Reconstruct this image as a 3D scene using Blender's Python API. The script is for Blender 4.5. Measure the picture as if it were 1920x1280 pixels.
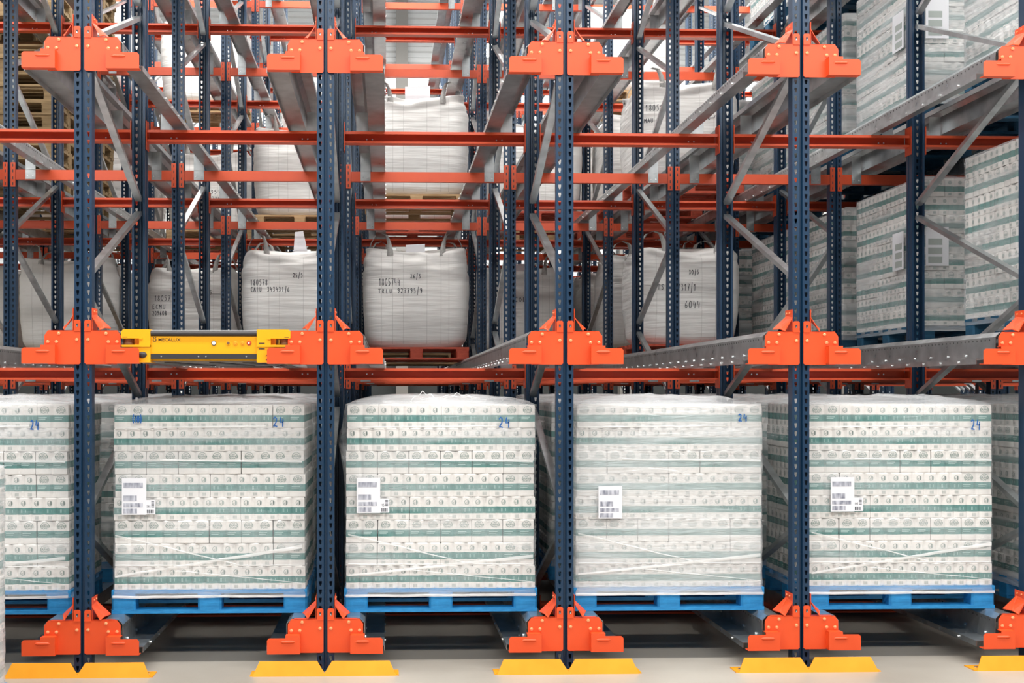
import bpy, bmesh, math, random
from mathutils import Vector, Matrix, noise
random.seed(7)
for o in list(bpy.data.objects): bpy.data.objects.remove(o, do_unlink=True)
SC = bpy.context.scene; COL = SC.collection

# ------------------------------------------------------------------ camera, world, lights, exposure
FPX = 2150.0; YAW = 0.0325893; DIST = 6.933; EYE = 1.68; PX = 795.65; PY = 735.0
cam = bpy.data.cameras.new('camera'); camo = bpy.data.objects.new('camera', cam); COL.objects.link(camo)
cam.sensor_width = 36; cam.lens = 36*FPX/1920; cam.shift_x = (960-PX)/1920; cam.shift_y = (PY-640)/1920
camo.location = (0, -DIST, EYE); camo.rotation_euler = (math.pi/2, 0, -YAW); cam.clip_end = 200
SC.camera = camo
W = bpy.data.worlds.new('world'); SC.world = W; W.use_nodes = True
W.node_tree.nodes['Background'].inputs[0].default_value = (0.86, 0.93, 1.0, 1)
W.node_tree.nodes['Background'].inputs[1].default_value = 0.28
def area(name, loc, sx, sy, power, rot=(0,0,0), color=(1,0.985,0.95)):
    l = bpy.data.lights.new(name, 'AREA'); l.shape = 'RECTANGLE'; l.size = sx; l.size_y = sy; l.energy = power; l.color = color
    o = bpy.data.objects.new(name, l); COL.objects.link(o); o.location = loc; o.rotation_euler = rot
    return o
area('aisle_lamp_light', (2, -2.3, 9.8), 22, 0.8, 1550, (math.radians(14), 0, 0))
area('aisle_lamp_light', (2, -8.5, 8.0), 22, 0.8, 1250, (math.radians(50), 0, 0))
area('rack_fill_light', (2, 1.6, 11.3), 24, 0.6, 1900, (math.radians(28), 0, 0))  # no fixture here; added and tilted to brighten the bag fronts
area('rack_fill_light', (2, 6, 11.3), 24, 0.6, 2300)  # unseen strips added above the racks as interior fill
area('rack_fill_light', (2, 12, 11.3), 24, 0.6, 2300)
area('rack_fill_light', (2, 18.5, 11.3), 24, 0.6, 1800)
SC.view_settings.view_transform = 'Standard'; SC.view_settings.look = 'None'
SC.view_settings.gamma = 1; SC.view_settings.use_curve_mapping = False
SC.view_settings.exposure = 0.12

# ------------------------------------------------------------------ helpers
PITCH = 1.45; CX0 = -3.27
def colx(c): return CX0 + c*PITCH
ROWS = [0, 1.535, 3.117, 4.517, 6.092, 7.51, 9.01, 10.45, 12.0, 13.5, 15.0, 16.5]
RAILTOP = [0.315, 2.05, 3.805, 5.545, 7.29]
BEAMZ = [0.07, 1.815, 3.565, 5.30, 7.05]
def proj(x, y, z):
    d = y + DIST; xc = x*math.cos(YAW)-d*math.sin(YAW); zc = x*math.sin(YAW)+d*math.cos(YAW)
    if zc < .1: return (9999, 9999)
    return PX+FPX*xc/zc, PY-FPX*(z-EYE)/zc
def at(px, py, Y):
    u = (px-PX)/FPX; v = (PY-py)/FPX
    dx = u*math.cos(YAW)+math.sin(YAW); dy = math.cos(YAW)-u*math.sin(YAW)
    t = (Y+DIST)/dy
    return dx*t, EYE+v*t
def mat(name, col=(.8,.8,.8), rough=.5, metal=0.0, emit=None, es=1.0, spec=.5):
    m = bpy.data.materials.new(name); m.use_nodes = True; b = m.node_tree.nodes['Principled BSDF']
    b.inputs['Base Color'].default_value = (*col, 1); b.inputs['Roughness'].default_value = rough
    b.inputs['Metallic'].default_value = metal; b.inputs['Specular IOR Level'].default_value = spec
    if emit: b.inputs['Emission Color'].default_value = (*emit, 1); b.inputs['Emission Strength'].default_value = es
    return m
def noisy(m, c1, c2, scale=(5,5,5), detail=4, bump=0.0, rough=None, bscale=None):
    nt = m.node_tree; N = nt.nodes; L = nt.links; b = N['Principled BSDF']
    tc = N.new('ShaderNodeTexCoord'); mp = N.new('ShaderNodeMapping'); mp.inputs['Scale'].default_value = scale
    L.new(tc.outputs['Object'], mp.inputs['Vector'])
    n = N.new('ShaderNodeTexNoise'); n.inputs['Scale'].default_value = 1; n.inputs['Detail'].default_value = detail
    L.new(mp.outputs[0], n.inputs['Vector'])
    r = N.new('ShaderNodeValToRGB'); r.color_ramp.elements[0].position = .3; r.color_ramp.elements[1].position = .7
    r.color_ramp.elements[0].color = (*c1, 1); r.color_ramp.elements[1].color = (*c2, 1)
    L.new(n.outputs['Fac'], r.inputs[0]); L.new(r.outputs[0], b.inputs['Base Color'])
    if rough:
        mr = N.new('ShaderNodeMapRange'); mr.inputs[3].default_value = rough[0]; mr.inputs[4].default_value = rough[1]
        L.new(n.outputs['Fac'], mr.inputs[0]); L.new(mr.outputs[0], b.inputs['Roughness'])
    if bump:
        bp = N.new('ShaderNodeBump'); bp.inputs['Strength'].default_value = bump; bp.inputs['Distance'].default_value = .02
        src = n
        if bscale:
            mp2 = N.new('ShaderNodeMapping'); mp2.inputs['Scale'].default_value = bscale; L.new(tc.outputs['Object'], mp2.inputs['Vector'])
            src = N.new('ShaderNodeTexNoise'); src.inputs['Scale'].default_value = 1; L.new(mp2.outputs[0], src.inputs['Vector'])
        L.new(src.outputs['Fac'], bp.inputs['Height']); L.new(bp.outputs[0], b.inputs['Normal'])
    return m
M = {}
M['blue'] = noisy(mat('blue_paint', rough=.38), (.004,.026,.064), (.008,.037,.086), (3,3,1.2), rough=(.28,.45))
M['orange'] = noisy(mat('orange_paint', rough=.4), (.74,.074,.013), (.80,.088,.018), (3,3,3), rough=(.32,.5))
M['beam'] = noisy(mat('beam_orange_paint', rough=.42), (.60,.070,.022), (.68,.092,.028), (3,3,3), rough=(.32,.5))
M['galv'] = noisy(mat('galvanised_steel', rough=.4, metal=.85), (.38,.40,.41), (.58,.60,.61), (9,9,9), rough=(.22,.40))
M['galv_dark'] = mat('punched_hole_dark', (.05,.05,.05), .8)
M['bolt'] = mat('painted_bolt', (.92,.36,.16), .25)
M['zinc'] = mat('zinc_bolt', (.8,.8,.8), .25, .9)
M['guard'] = noisy(mat('yellow_guard_paint', rough=.4), (.88,.34,.014), (.93,.39,.022), (6,6,6))
M['yellow'] = mat('shuttle_yellow', (.93,.43,.006), .35)
M['rubber'] = mat('black_rubber', (.035,.03,.03), .45)
M['dark'] = mat('dark_metal', (.03,.03,.035), .5)
M['wheel'] = mat('brown_wheel', (.22,.11,.06), .4)
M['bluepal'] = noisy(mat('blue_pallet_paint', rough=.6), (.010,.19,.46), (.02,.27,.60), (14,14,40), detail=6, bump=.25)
M['shadepal'] = noisy(mat('shaded_blue_pallet_paint', rough=.7), (.008,.065,.13), (.012,.10,.19), (14,14,40), bump=.25)  # pallet blue darkened: low light of the upper right bays put into the colour
M['redpal'] = noisy(mat('red_pallet_paint', rough=.65), (.45,.06,.03), (.6,.1,.05), (14,14,40), bump=.2)
M['wood'] = noisy(mat('pallet_wood', rough=.75), (.34,.20,.09), (.58,.39,.21), (3,40,30), bump=.2)
M['wood_brown'] = noisy(mat('old_pallet_wood', rough=.8), (.20,.13,.06), (.42,.29,.15), (3,30,30), bump=.2)
M['tissue'] = mat('tissue_pack_white', (.80,.77,.74), .45)
M['band'] = noisy(mat('green_print_band', rough=.4), (.06,.20,.185), (.09,.26,.24), (30,30,4))
M['ink_green'] = mat('green_print_ink', (.10,.20,.17), .5)
M['ink_pale'] = mat('pale_print_ink', (.42,.46,.44), .5)
M['band_text'] = mat('band_pale_text', (.40,.60,.57), .5)
M['paper'] = mat('label_paper', (.84,.84,.88), .5)
M['pen'] = mat('marker_ink', (.012,.014,.03), .4)
M['pen_blue'] = mat('blue_marker_ink', (.02,.13,.42), .4)
M['strap'] = noisy(mat('grey_loop_webbing', rough=.7), (.33,.32,.31), (.46,.45,.43), (60,60,60))
M['seam'] = mat('seam_thread', (.50,.48,.46), .8)
M['lamp'] = mat('lamp_tube', (1,1,1), .3, emit=(1,.98,.94), es=9)
M['daylight'] = mat('lit_window_pane', (1,1,1), .3, emit=(.93,.97,1), es=2.2)
M['clad'] = mat('wall_cladding', (.62,.63,.63), .45)
M['wall_shade'] = mat('painted_wall_shade', (.035,.04,.04), .7)  # near-black colour painting in the unlit depth behind the racks
M['ceil'] = mat('ceiling_sheet', (.60,.61,.62), .5)
M['steel'] = mat('building_steel', (.24,.23,.215), .5)
M['floor'] = noisy(mat('concrete_floor', rough=.45), (.33,.29,.245), (.46,.42,.365), (.8,.8,.8), detail=8, bump=.04, rough=(.3,.55), bscale=(25,25,25))
M['wallside'] = mat('side_wall_paint', (.30,.31,.31), .8)
def bag_mat():
    m = mat('woven_bag_fabric', (.78,.76,.73), .62)
    noisy(m, (.80,.78,.755), (.87,.855,.83), (3,3,3), bump=.55, bscale=(2.2,2.2,26))
    return m
M['bag'] = bag_mat()
def film_mat(name, lo, hi, tint=(.86,.88,.90), white=.9):
    m = bpy.data.materials.new(name); m.use_nodes = True; nt = m.node_tree; N = nt.nodes; L = nt.links
    b = N['Principled BSDF']; b.inputs['Base Color'].default_value = (*tint, 1); b.inputs['Roughness'].default_value = .22
    b.inputs['Specular IOR Level'].default_value = .9
    tc = N.new('ShaderNodeTexCoord'); mp = N.new('ShaderNodeMapping'); mp.inputs['Scale'].default_value = (1.3,1.3,9)
    L.new(tc.outputs['Object'], mp.inputs['Vector'])
    n = N.new('ShaderNodeTexNoise'); n.inputs['Scale'].default_value = 1; n.inputs['Detail'].default_value = 5; n.inputs['Distortion'].default_value = .4
    L.new(mp.outputs[0], n.inputs['Vector'])
    mr = N.new('ShaderNodeMapRange'); mr.inputs[1].default_value = .35; mr.inputs[2].default_value = .72
    mr.inputs[3].default_value = lo; mr.inputs[4].default_value = hi; L.new(n.outputs['Fac'], mr.inputs[0])  # film haze; its horizontal streaks also paint in blurry highlights
    mp2 = N.new('ShaderNodeMapping'); mp2.inputs['Scale'].default_value = (4,4,30); mp2.inputs['Rotation'].default_value = (0,.12,0)
    L.new(tc.outputs['Object'], mp2.inputs['Vector'])
    n2 = N.new('ShaderNodeTexNoise'); n2.inputs['Scale'].default_value = 1; n2.inputs['Detail'].default_value = 3; n2.inputs['Distortion'].default_value = .8
    L.new(mp2.outputs[0], n2.inputs['Vector'])
    bp = N.new('ShaderNodeBump'); bp.inputs['Strength'].default_value = .5; bp.inputs['Distance'].default_value = .02
    L.new(n2.outputs['Fac'], bp.inputs['Height']); L.new(bp.outputs[0], b.inputs['Normal'])
    t = N.new('ShaderNodeBsdfTransparent'); mx = N.new('ShaderNodeMixShader')
    L.new(mr.outputs[0], mx.inputs[0]); L.new(t.outputs[0], mx.inputs[1]); L.new(b.outputs[0], mx.inputs[2])
    L.new(mx.outputs[0], N['Material Output'].inputs['Surface'])
    return m
M['film'] = film_mat('stretch_film', .05, .42)
M['film_thick'] = film_mat('thick_stretch_film', .26, .62)
M['film_side'] = film_mat('loose_stretch_film', .12, .5)
M['film_loose'] = film_mat('shiny_loose_film', .22, .62)
M['film_white'] = film_mat('bunched_film', .5, .9, (.9,.9,.9))
def label_mat():
    m = mat('blurred_label_print', (.84,.84,.88), .5); nt = m.node_tree; N = nt.nodes; L = nt.links
    tc = N.new('ShaderNodeTexCoord'); mp = N.new('ShaderNodeMapping'); mp.inputs['Scale'].default_value = (60,1,14)
    L.new(tc.outputs['Object'], mp.inputs['Vector']); n = N.new('ShaderNodeTexNoise'); n.inputs['Scale'].default_value = 1; n.inputs['Detail'].default_value = 1
    L.new(mp.outputs[0], n.inputs['Vector']); r = N.new('ShaderNodeValToRGB')
    r.color_ramp.elements[0].position = .3; r.color_ramp.elements[0].color = (.20,.21,.27,1); r.color_ramp.elements[1].position = .68; r.color_ramp.elements[1].color = (.62,.63,.70,1)
    L.new(n.outputs['Fac'], r.inputs[0]); L.new(r.outputs[0], N['Principled BSDF'].inputs['Base Color']); return m
M['print'] = label_mat()

class MB:
    def __init__(s): s.v = []; s.f = []; s.mi = []; s.sm = []; s.mats = []
    def mid(s, m):
        if m not in s.mats: s.mats.append(m)
        return s.mats.index(m)
    def add(s, vs, fs, m, smooth=False):
        b = len(s.v); s.v += [tuple(p) for p in vs]; k = s.mid(m)
        for f in fs: s.f.append(tuple(b+i for i in f)); s.mi.append(k); s.sm.append(smooth)
    def box(s, x0,x1,y0,y1,z0,z1, m):
        s.add([(x0,y0,z0),(x1,y0,z0),(x1,y1,z0),(x0,y1,z0),(x0,y0,z1),(x1,y0,z1),(x1,y1,z1),(x0,y1,z1)],
              [(0,3,2,1),(4,5,6,7),(0,1,5,4),(1,2,6,5),(2,3,7,6),(3,0,4,7)], m)
    def prism(s, poly, a, b, m, axis='y'):   # poly in (x,z) extruded along y, or (y,z) along x, or (x,y) along z
        n = len(poly)
        def P(p, t): return (p[0],t,p[1]) if axis=='y' else ((t,p[0],p[1]) if axis=='x' else (p[0],p[1],t))
        vs = [P(p,a) for p in poly]+[P(p,b) for p in poly]
        s.add(vs, [tuple(range(n))[::-1], tuple(range(n,2*n))]+[(i,(i+1)%n,n+(i+1)%n,n+i) for i in range(n)], m)
    def sheet(s, prof, a, b, th, m, axis='y'):   # open profile polyline, given thickness, extruded
        n = len(prof); off = []
        for i in range(n):
            d = Vector((0,0))
            if i: d += (Vector(prof[i])-Vector(prof[i-1])).normalized()
            if i < n-1: d += (Vector(prof[i+1])-Vector(prof[i])).normalized()
            d.normalize(); off.append((prof[i][0]-d.y*th, prof[i][1]+d.x*th))
        for i in range(n-1):
            s.prism([prof[i], prof[i+1], off[i+1], off[i]], a, b, m, axis)
    def cyl(s, c, r, h, axis, m, n=10, r2=None, smooth=False):
        r2 = r if r2 is None else r2; vs = []
        for k, rr in ((0,r),(h,r2)):
            for i in range(n):
                a = 2*math.pi*i/n; u = rr*math.cos(a); w = rr*math.sin(a)
                vs.append({'y':(c[0]+u,c[1]+k,c[2]+w),'z':(c[0]+u,c[1]+w,c[2]+k),'x':(c[0]+k,c[1]+u,c[2]+w)}[axis])
        s.add(vs, [(i,(i+1)%n,n+(i+1)%n,n+i) for i in range(n)], m, smooth); s.add(vs, [tuple(range(n)), tuple(range(n,2*n))], m)
    def build(s, name, parent=None, recalc=True):
        me = bpy.data.meshes.new(name); me.from_pydata(s.v, [], s.f)
        for m in s.mats: me.materials.append(m)
        me.polygons.foreach_set('material_index', s.mi); me.polygons.foreach_set('use_smooth', s.sm)
        if recalc:
            bm = bmesh.new(); bm.from_mesh(me); bmesh.ops.recalc_face_normals(bm, faces=bm.faces); bm.to_mesh(me); bm.free()
        me.update(); o = bpy.data.objects.new(name, me); COL.objects.link(o)
        if parent: o.parent = parent
        return o
def new(name, me, parent=None, loc=None, rz=0):
    o = bpy.data.objects.new(name, me); COL.objects.link(o); o.parent = parent
    if loc: o.location = loc
    o.rotation_euler.z = rz
    return o
def mesh_of(mb, name='mesh', recalc=True):
    o = mb.build(name, recalc=recalc); me = o.data; bpy.data.objects.remove(o); return me
def tag(o, label=None, cat=None, group=None, kind=None):
    if label: o['label'] = label
    if cat: o['category'] = cat
    if group: o['group'] = group
    if kind: o['kind'] = kind
    return o
def empty(name, loc=(0,0,0), rz=0):
    o = bpy.data.objects.new(name, None); COL.objects.link(o); o.location = loc; o.rotation_euler.z = rz
    o.empty_display_size = .1; return o
def copy_tree(o, parent=None):
    c = o.copy(); COL.objects.link(c); c.parent = parent
    for ch in list(o.children): copy_tree(ch, c)
    return c
ORD = ['','first','second','third','fourth','fifth','sixth','seventh','eighth','ninth','tenth','eleventh','twelfth']
def linename(c):
    if c == 1: return "at the shuttle's left end"
    if c == 2: return "at the shuttle's right end"
    return f"{ORD[1-c]} line left of the shuttle" if c < 1 else f"{ORD[c-2]} line right of the shuttle"
def bayname(b):      # bay b lies between columns b and b+1
    if b == 1: return "shuttle's bay"
    return f"{ORD[1-b]} bay left of the shuttle" if b < 1 else f"{ORD[b-1]} bay right of the shuttle"
LEV = ['floor level', 'shuttle level', 'level above shuttle', 'second level above shuttle', 'third level above shuttle']
def stroke_font():
    return {
    '0':[[(.5,1),(.15,.8),(.1,.4),(.3,.02),(.6,.05),(.8,.4),(.75,.8),(.5,1)]], '1':[[(.25,.75),(.55,1),(.5,0)]],
    '2':[[(.15,.8),(.4,1),(.7,.85),(.65,.5),(.15,.05),(.5,.1),(.85,.02)]], '3':[[(.15,.9),(.5,1),(.75,.8),(.4,.55),(.75,.35),(.55,.03),(.1,.1)]],
    '4':[[(.3,1),(.15,.45),(.8,.5)],[(.7,.8),(.65,0)]], '5':[[(.8,1),(.3,.97),(.22,.6),(.6,.6),(.75,.3),(.5,.02),(.15,.08)]],
    '6':[[(.65,1),(.25,.6),(.15,.2),(.45,0),(.75,.2),(.6,.45),(.2,.35)]], '7':[[(.1,.95),(.8,1),(.4,0)],[(.3,.5),(.7,.52)]],
    '8':[[(.5,.52),(.2,.75),(.5,1),(.75,.78),(.5,.52),(.15,.25),(.45,0),(.8,.22),(.5,.52)]], '9':[[(.75,.7),(.4,.5),(.15,.75),(.45,1),(.75,.8),(.7,.3),(.3,0)]],
    '/':[[(.7,1.25),(.3,-.35)]], 'A':[[(.05,0),(.45,1),(.85,0)],[(.2,.4),(.7,.4)]], 'C':[[(.8,.85),(.45,1),(.12,.5),(.4,.02),(.8,.12)]],
    'E':[[(.75,1),(.2,.97),(.15,.02),(.75,.05)],[(.17,.52),(.6,.55)]], 'I':[[(.45,1),(.45,0)]], 'L':[[(.25,1),(.2,.02),(.75,.05)]],
    'M':[[(.1,0),(.15,1),(.45,.4),(.75,1),(.8,0)]], 'N':[[(.15,0),(.18,1),(.7,0),(.75,1)]], 'R':[[(.2,0),(.2,1),(.65,.9),(.6,.6),(.2,.5),(.75,0)]],
    'S':[[(.75,.9),(.4,1),(.2,.75),(.7,.35),(.5,.02),(.12,.1)]], 'T':[[(.05,.97),(.85,1)],[(.45,1),(.42,0)]], 'U':[[(.15,1),(.17,.2),(.45,0),(.72,.2),(.75,1)]],
    'F':[[(.75,1),(.2,.97),(.17,0)],[(.18,.52),(.6,.55)]], 'O':[[(.5,1),(.12,.6),(.2,.1),(.6,.02),(.82,.5),(.5,1)]], '(':[[(.7,1.15),(.35,.5),(.65,-.1)]], ')':[[(.3,1.15),(.65,.5),(.35,-.1)]],
    '<':[[(.75,1),(.1,.55),(.7,.1)],[(.1,.55),(1.9,.7),(2.1,1.4)]], ' ':[]}
FONT = stroke_font()
def write(mb, text, x, z, w, h, surf, pw, m, tilt=0.0):
    cw = w/len(text)
    for i, ch in enumerate(text):
        for line in FONT.get(ch, []):
            pts = []
            for a, b in zip(line, line[1:]):
                for t in (0, .33, .66): pts.append((a[0]+(b[0]-a[0])*t, a[1]+(b[1]-a[1])*t))
            pts.append(line[-1]); P = [(x+(i+p[0]*.82)*cw, z+p[1]*h+tilt*(i+p[0])*cw) for p in pts]
            vs = []
            for k, p in enumerate(P):
                q = P[min(k+1,len(P)-1)]; r = P[max(k-1,0)]; d = Vector((q[0]-r[0], q[1]-r[1])); d.normalize()
                for sgn in (-1,1):
                    xx = p[0]-d.y*pw*sgn*.5; zz = p[1]+d.x*pw*sgn*.5; vs.append((xx, surf(xx,zz), zz))
            mb.add(vs, [(2*k,2*k+1,2*k+3,2*k+2) for k in range(len(P)-1)], m)
_tc = {}
def text_geo(body, size):       # letters of the built-in sans font as 2-D polygons
    key = (body, size)
    if key in _tc: return _tc[key]
    cu = bpy.data.curves.new('t', 'FONT'); cu.body = body; cu.size = size; cu.align_x = 'CENTER'; cu.align_y = 'CENTER'; cu.resolution_u = 2; cu.offset = size*.008
    o = bpy.data.objects.new('t', cu); COL.objects.link(o)
    dg = bpy.context.evaluated_depsgraph_get(); me = bpy.data.meshes.new_from_object(o.evaluated_get(dg))
    r = ([tuple(v.co[:2]) for v in me.vertices], [tuple(p.vertices) for p in me.polygons])
    bpy.data.objects.remove(o); bpy.data.meshes.remove(me); bpy.data.curves.remove(cu); _tc[key] = r; return r

# ------------------------------------------------------------------ the hall
mb = MB(); mb.box(-22, 26, -14, 27, -.1, 0, M['floor']); tag(mb.build('floor'), kind='structure')
mb = MB()
pts = []; y = -2.0
while y < 26.6:
    pts += [(y, 12.6), (y+.10, 12.6), (y+.14, 12.66), (y+.26, 12.66)]; y += .30
mb.sheet(pts, -22, 26, .01, M['ceil'], 'x'); tag(mb.build('ceiling', recalc=False), kind='structure')
WY = 24.0
mb = MB()
def cladding(z0, z1):
    p = []; z = z0
    while z < z1-.01:
        p += [(WY, z), (WY, z+.08), (WY-.05, z+.12), (WY-.05, z+.22), (WY, z+.26)]; z += .30
    mb.sheet(p, -22, 26, .01, M['clad'], 'x')
cladding(10.15, 12.6); cladding(2.8, 8.3); mb.box(-22, 26, WY-.06, WY+.01, 0, 2.8, M['wall_shade'])  # lowest box is wall with deep-interior darkness painted on
tag(mb.build('wall_back', recalc=False), kind='structure')
for k in range(8):
    x0 = -21.5+6*k
    mb = MB()
    for a in (0, 2.9, 5.8): mb.box(x0+a-.03, x0+a+.03, WY-.02, WY+.04, 8.3, 10.15, M['steel'])
    mb.box(x0, x0+5.8, WY-.02, WY+.04, 9.2, 9.24, M['steel'])
    w = tag(mb.build(f'window_{k+1}'), kind='structure')
    p = MB(); p.box(x0, x0+5.8, WY+.05, WY+.07, 8.3, 10.15, M['daylight']); p.build('pane', w)
for k, x in enumerate((-17.6, -11.6, -5.6, .4, 6.4, 12.4, 18.4)):
    mb = MB(); mb.box(x-.16, x+.16, WY-.40, WY-.38, 0, 12.6, M['steel']); mb.box(x-.16, x+.16, WY-.10, WY-.08, 0, 12.6, M['steel']); mb.box(x-.012, x+.012, WY-.38, WY-.1, 0, 12.6, M['steel'])
    tag(mb.build(f'trim_{k+1}'), kind='structure')
mb = MB(); mb.box(20.5, 20.7, -1, 27, 0, 12.6, M['wallside']); tag(mb.build('wall_right'), kind='structure')
mb = MB(); mb.box(-17.2, -17, -1, 27, 0, 12.6, M['wallside']); tag(mb.build('wall_left'), kind='structure')
for k, (x, y) in enumerate(((-2.35,11.5),(-2.35,18),(2.4,19),(2.4,11.5),(8.4,11.5),(8.4,18),(-8.2,18))):
    t = tag(empty('ceiling_lamp', (x, y, 9.75)), None, 'lamp')
    d = 'near' if y < 13 else 'far'
    side = {-2.35:'above the shuttle bay', 2.4:'above the second bay right of the shuttle', 8.4:'above the far right bays', -8.2:'above the far left bays'}[x]
    t['label'] = f'{d} linear white ceiling lamp hanging {side}'
    t['group'] = 'linear lamps over the racks'
    a = MB(); a.box(-.09,.09,-1.5,1.5,0,.07, M['clad']); a.build('housing', t)
    a = MB(); a.box(-.06,.06,-1.45,1.45,-.05,-.002, M['lamp']); a.build('lamp_tube', t)
    a = MB()
    for yy in (-1.2, 1.2): a.box(-.008,.008,yy-.008,yy+.008,.07,2.85, M['steel'])
    a.build('suspension_rod', t)

# ------------------------------------------------------------------ racking meshes
TOP = 8.7
def upright_mesh():
    mb = MB(); b = M['blue']; n = int(TOP/.05)
    for s in (-1, 1):
        cx = s*.0315
        for k in range(n):
            z = k*.05; c = z+.027
            O = [(cx-.021,z),(cx+.021,z),(cx+.021,z+.028),(cx+.021,z+.05),(cx-.021,z+.05),(cx-.021,z+.028)]
            H = [(cx-.0038,c-.015),(cx+.0038,c-.015),(cx+.0085,c+.002),(cx+.0085,c+.014),(cx-.0085,c+.014),(cx-.0085,c+.002)]
            vs = [(p[0],0,p[1]) for p in O]+[(p[0],0,p[1]) for p in H]+[(p[0],.0025,p[1]) for p in H]
            mb.add(vs, [(i,(i+1)%6,6+(i+1)%6,6+i) for i in range(6)]+[(6+i,6+(i+1)%6,12+(i+1)%6,12+i) for i in range(6)], b)
    T = n*.05
    for prof in ([(-.0105,0),(-.006,.016),(.006,.016),(.0105,0)], [(-.0525,0),(-.0525,.03),(-.048,.038),(-.048,.085),(-.032,.085)], [(.0525,0),(.0525,.03),(.048,.038),(.048,.085),(.032,.085)]):
        for a, c in zip(prof, prof[1:]): mb.add([(a[0],a[1],0),(c[0],c[1],0),(c[0],c[1],T),(a[0],a[1],T)], [(0,1,2,3)], b)
    mb.box(-.075,.075,-.02,.11,0,.006, b)
    return mesh_of(mb, 'upright', recalc=False)
UP = upright_mesh()
def brace_mesh(dy, dz):       # channel section running from (0,0) to (dy,dz) in the y-z plane, open side down
    mb = MB(); L = math.hypot(dy, dz); sec = [(-.024,-.015),(-.024,.015),(.024,.015),(.024,-.015)]; th = .0025
    inner = [(.0215,-.015),(.0215,.0125),(-.0215,.0125),(-.0215,-.015)]; poly = sec+inner
    uy, uz = dy/L, dz/L; vs = []
    for t in (0, L):
        for x, w in poly: vs.append((x, uy*t-uz*w, uz*t+uy*w))
    n = 8; mb.add(vs, [(i,(i+1)%n,n+(i+1)%n,n+i) for i in range(n)]+[(0,1,6,7),(1,2,5,6),(2,3,4,5),(8,9,14,15),(9,10,13,14),(10,11,12,13)], M['galv'])
    return mesh_of(mb, 'brace')
def frame(c, k, first):
    y0, y1 = ROWS[2*k], ROWS[2*k+1]; D = y1-y0
    t = tag(empty('rack_frame', (colx(c), y0, 0)), f"blue upright frame, {ORD[k+1]} frame row, {linename(c)}", 'rack frame', f'blue upright frames of the {ORD[k+1]} row')
    new('upright', UP, t, (0,0,0)); new('upright', UP, t, (0,D+.085,0), math.pi)
    a, b = (.87, .18) if k == 0 else (.18, .87)      # height of lowest node at the front and the rear post
    nodes = []
    i = 0
    while True:
        z = .18+.715*i
        if z > TOP-.3: break
        front = (i % 2 == 1) == (k == 0); nodes.append((front, z)); i += 1
    for (f0, z0), (f1, z1) in zip(nodes, nodes[1:]):
        up = f0      # goes from front to rear while rising
        zz0, zz1 = z0+.05, z1-.05
        key = (k, up)
        if key not in BR: BR[key] = brace_mesh((D-.06) if up else -(D-.06), zz1-zz0)
        new('brace', BR[key], t, (0, .06 if up else D, zz0))
    return t
BR = {}
NC = {}
for k in range(6):
    for c in range(-14, 18):
        x = proj(colx(c), ROWS[2*k], 3)[0]; x2 = proj(colx(c), ROWS[2*k+1], 3)[0]
        if max(x, x2) > -25 and min(x, x2) < 1945: frame(c, k, False)

# crossbeams
def beam_meshes():
    x0, x1 = .056, PITCH-.056; h = .041
    a = MB(); a.sheet([(.045,-h+.012),(.045,-h),(0,-h),(0,h),(.045,h),(.045,h-.012)], x0, x1, .0025, M['beam'], 'x'); smooth = mesh_of(a, 'crossbeam')
    a = MB(); a.sheet([(-.022,-h+.012),(-.022,-h),(.062,-h),(.062,h),(-.022,h),(-.022,h-.018)], x0, x1, -.0025, M['beam'], 'x')
    for x in (.22, .26, 1.19, 1.23): a.cyl((x,.054,0), .006, .005, 'y', M['zinc'], 6)
    chan = mesh_of(a, 'crossbeam')
    a = MB(); a.box(.013,.054,-.008,-.003,-.105,.105, M['beam'])
    for z in (-.08,-.03,.03,.08): a.box(.028,.036,-.0085,-.0078,z-.012,z+.012, M['dark'])
    cl = mesh_of(a, 'connector')
    a = MB(); a.box(PITCH-.054,PITCH-.013,-.008,-.003,-.105,.105, M['beam'])
    for z in (-.08,-.03,.03,.08): a.box(PITCH-.036,PITCH-.028,-.0085,-.0078,z-.012,z+.012, M['dark'])
    cr = mesh_of(a, 'connector')
    a = MB(); a.box(.0535,.058,-.05,.05,-.105,.105, M['beam']); dl = mesh_of(a, 'connector')
    a = MB(); a.box(PITCH-.058,PITCH-.0535,-.05,.05,-.105,.105, M['beam']); dr = mesh_of(a, 'connector')
    return smooth, chan, cl, cr, dl, dr
BS = beam_meshes()
beams = 0
for r in range(1, 11):
    y = ROWS[r]; sm = r % 2 == 0
    for l in range(0, 5):
        for b in range(-12, 16):
            p0 = proj(colx(b), y, BEAMZ[l]); p1 = proj(colx(b+1), y, BEAMZ[l])
            if p1[0] < 5 or p0[0] > 1915 or p0[1] < -15 or p0[1] > 1290: continue
            if l == 0 and r > 4: continue
            if l == 1 and r > 7: continue
            if l == 2 and r > 9: continue
            if r in (10,) and l < 4: continue
            beams += 1
            yy = y-.004 if sm else y+.045
            t = tag(empty('crossbeam', (colx(b), yy, BEAMZ[l])), f"orange crossbeam, {LEV[l]}, row {['','two','three','four','five','six','seven','eight','nine','ten','eleven'][r]}, {bayname(b)}", 'crossbeam', f'orange crossbeams at the {LEV[l]}')
            new('beam_profile', BS[0] if sm else BS[1], t)
            new('connector', BS[2] if sm else BS[4], t); new('connector', BS[3] if sm else BS[5], t)

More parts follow.
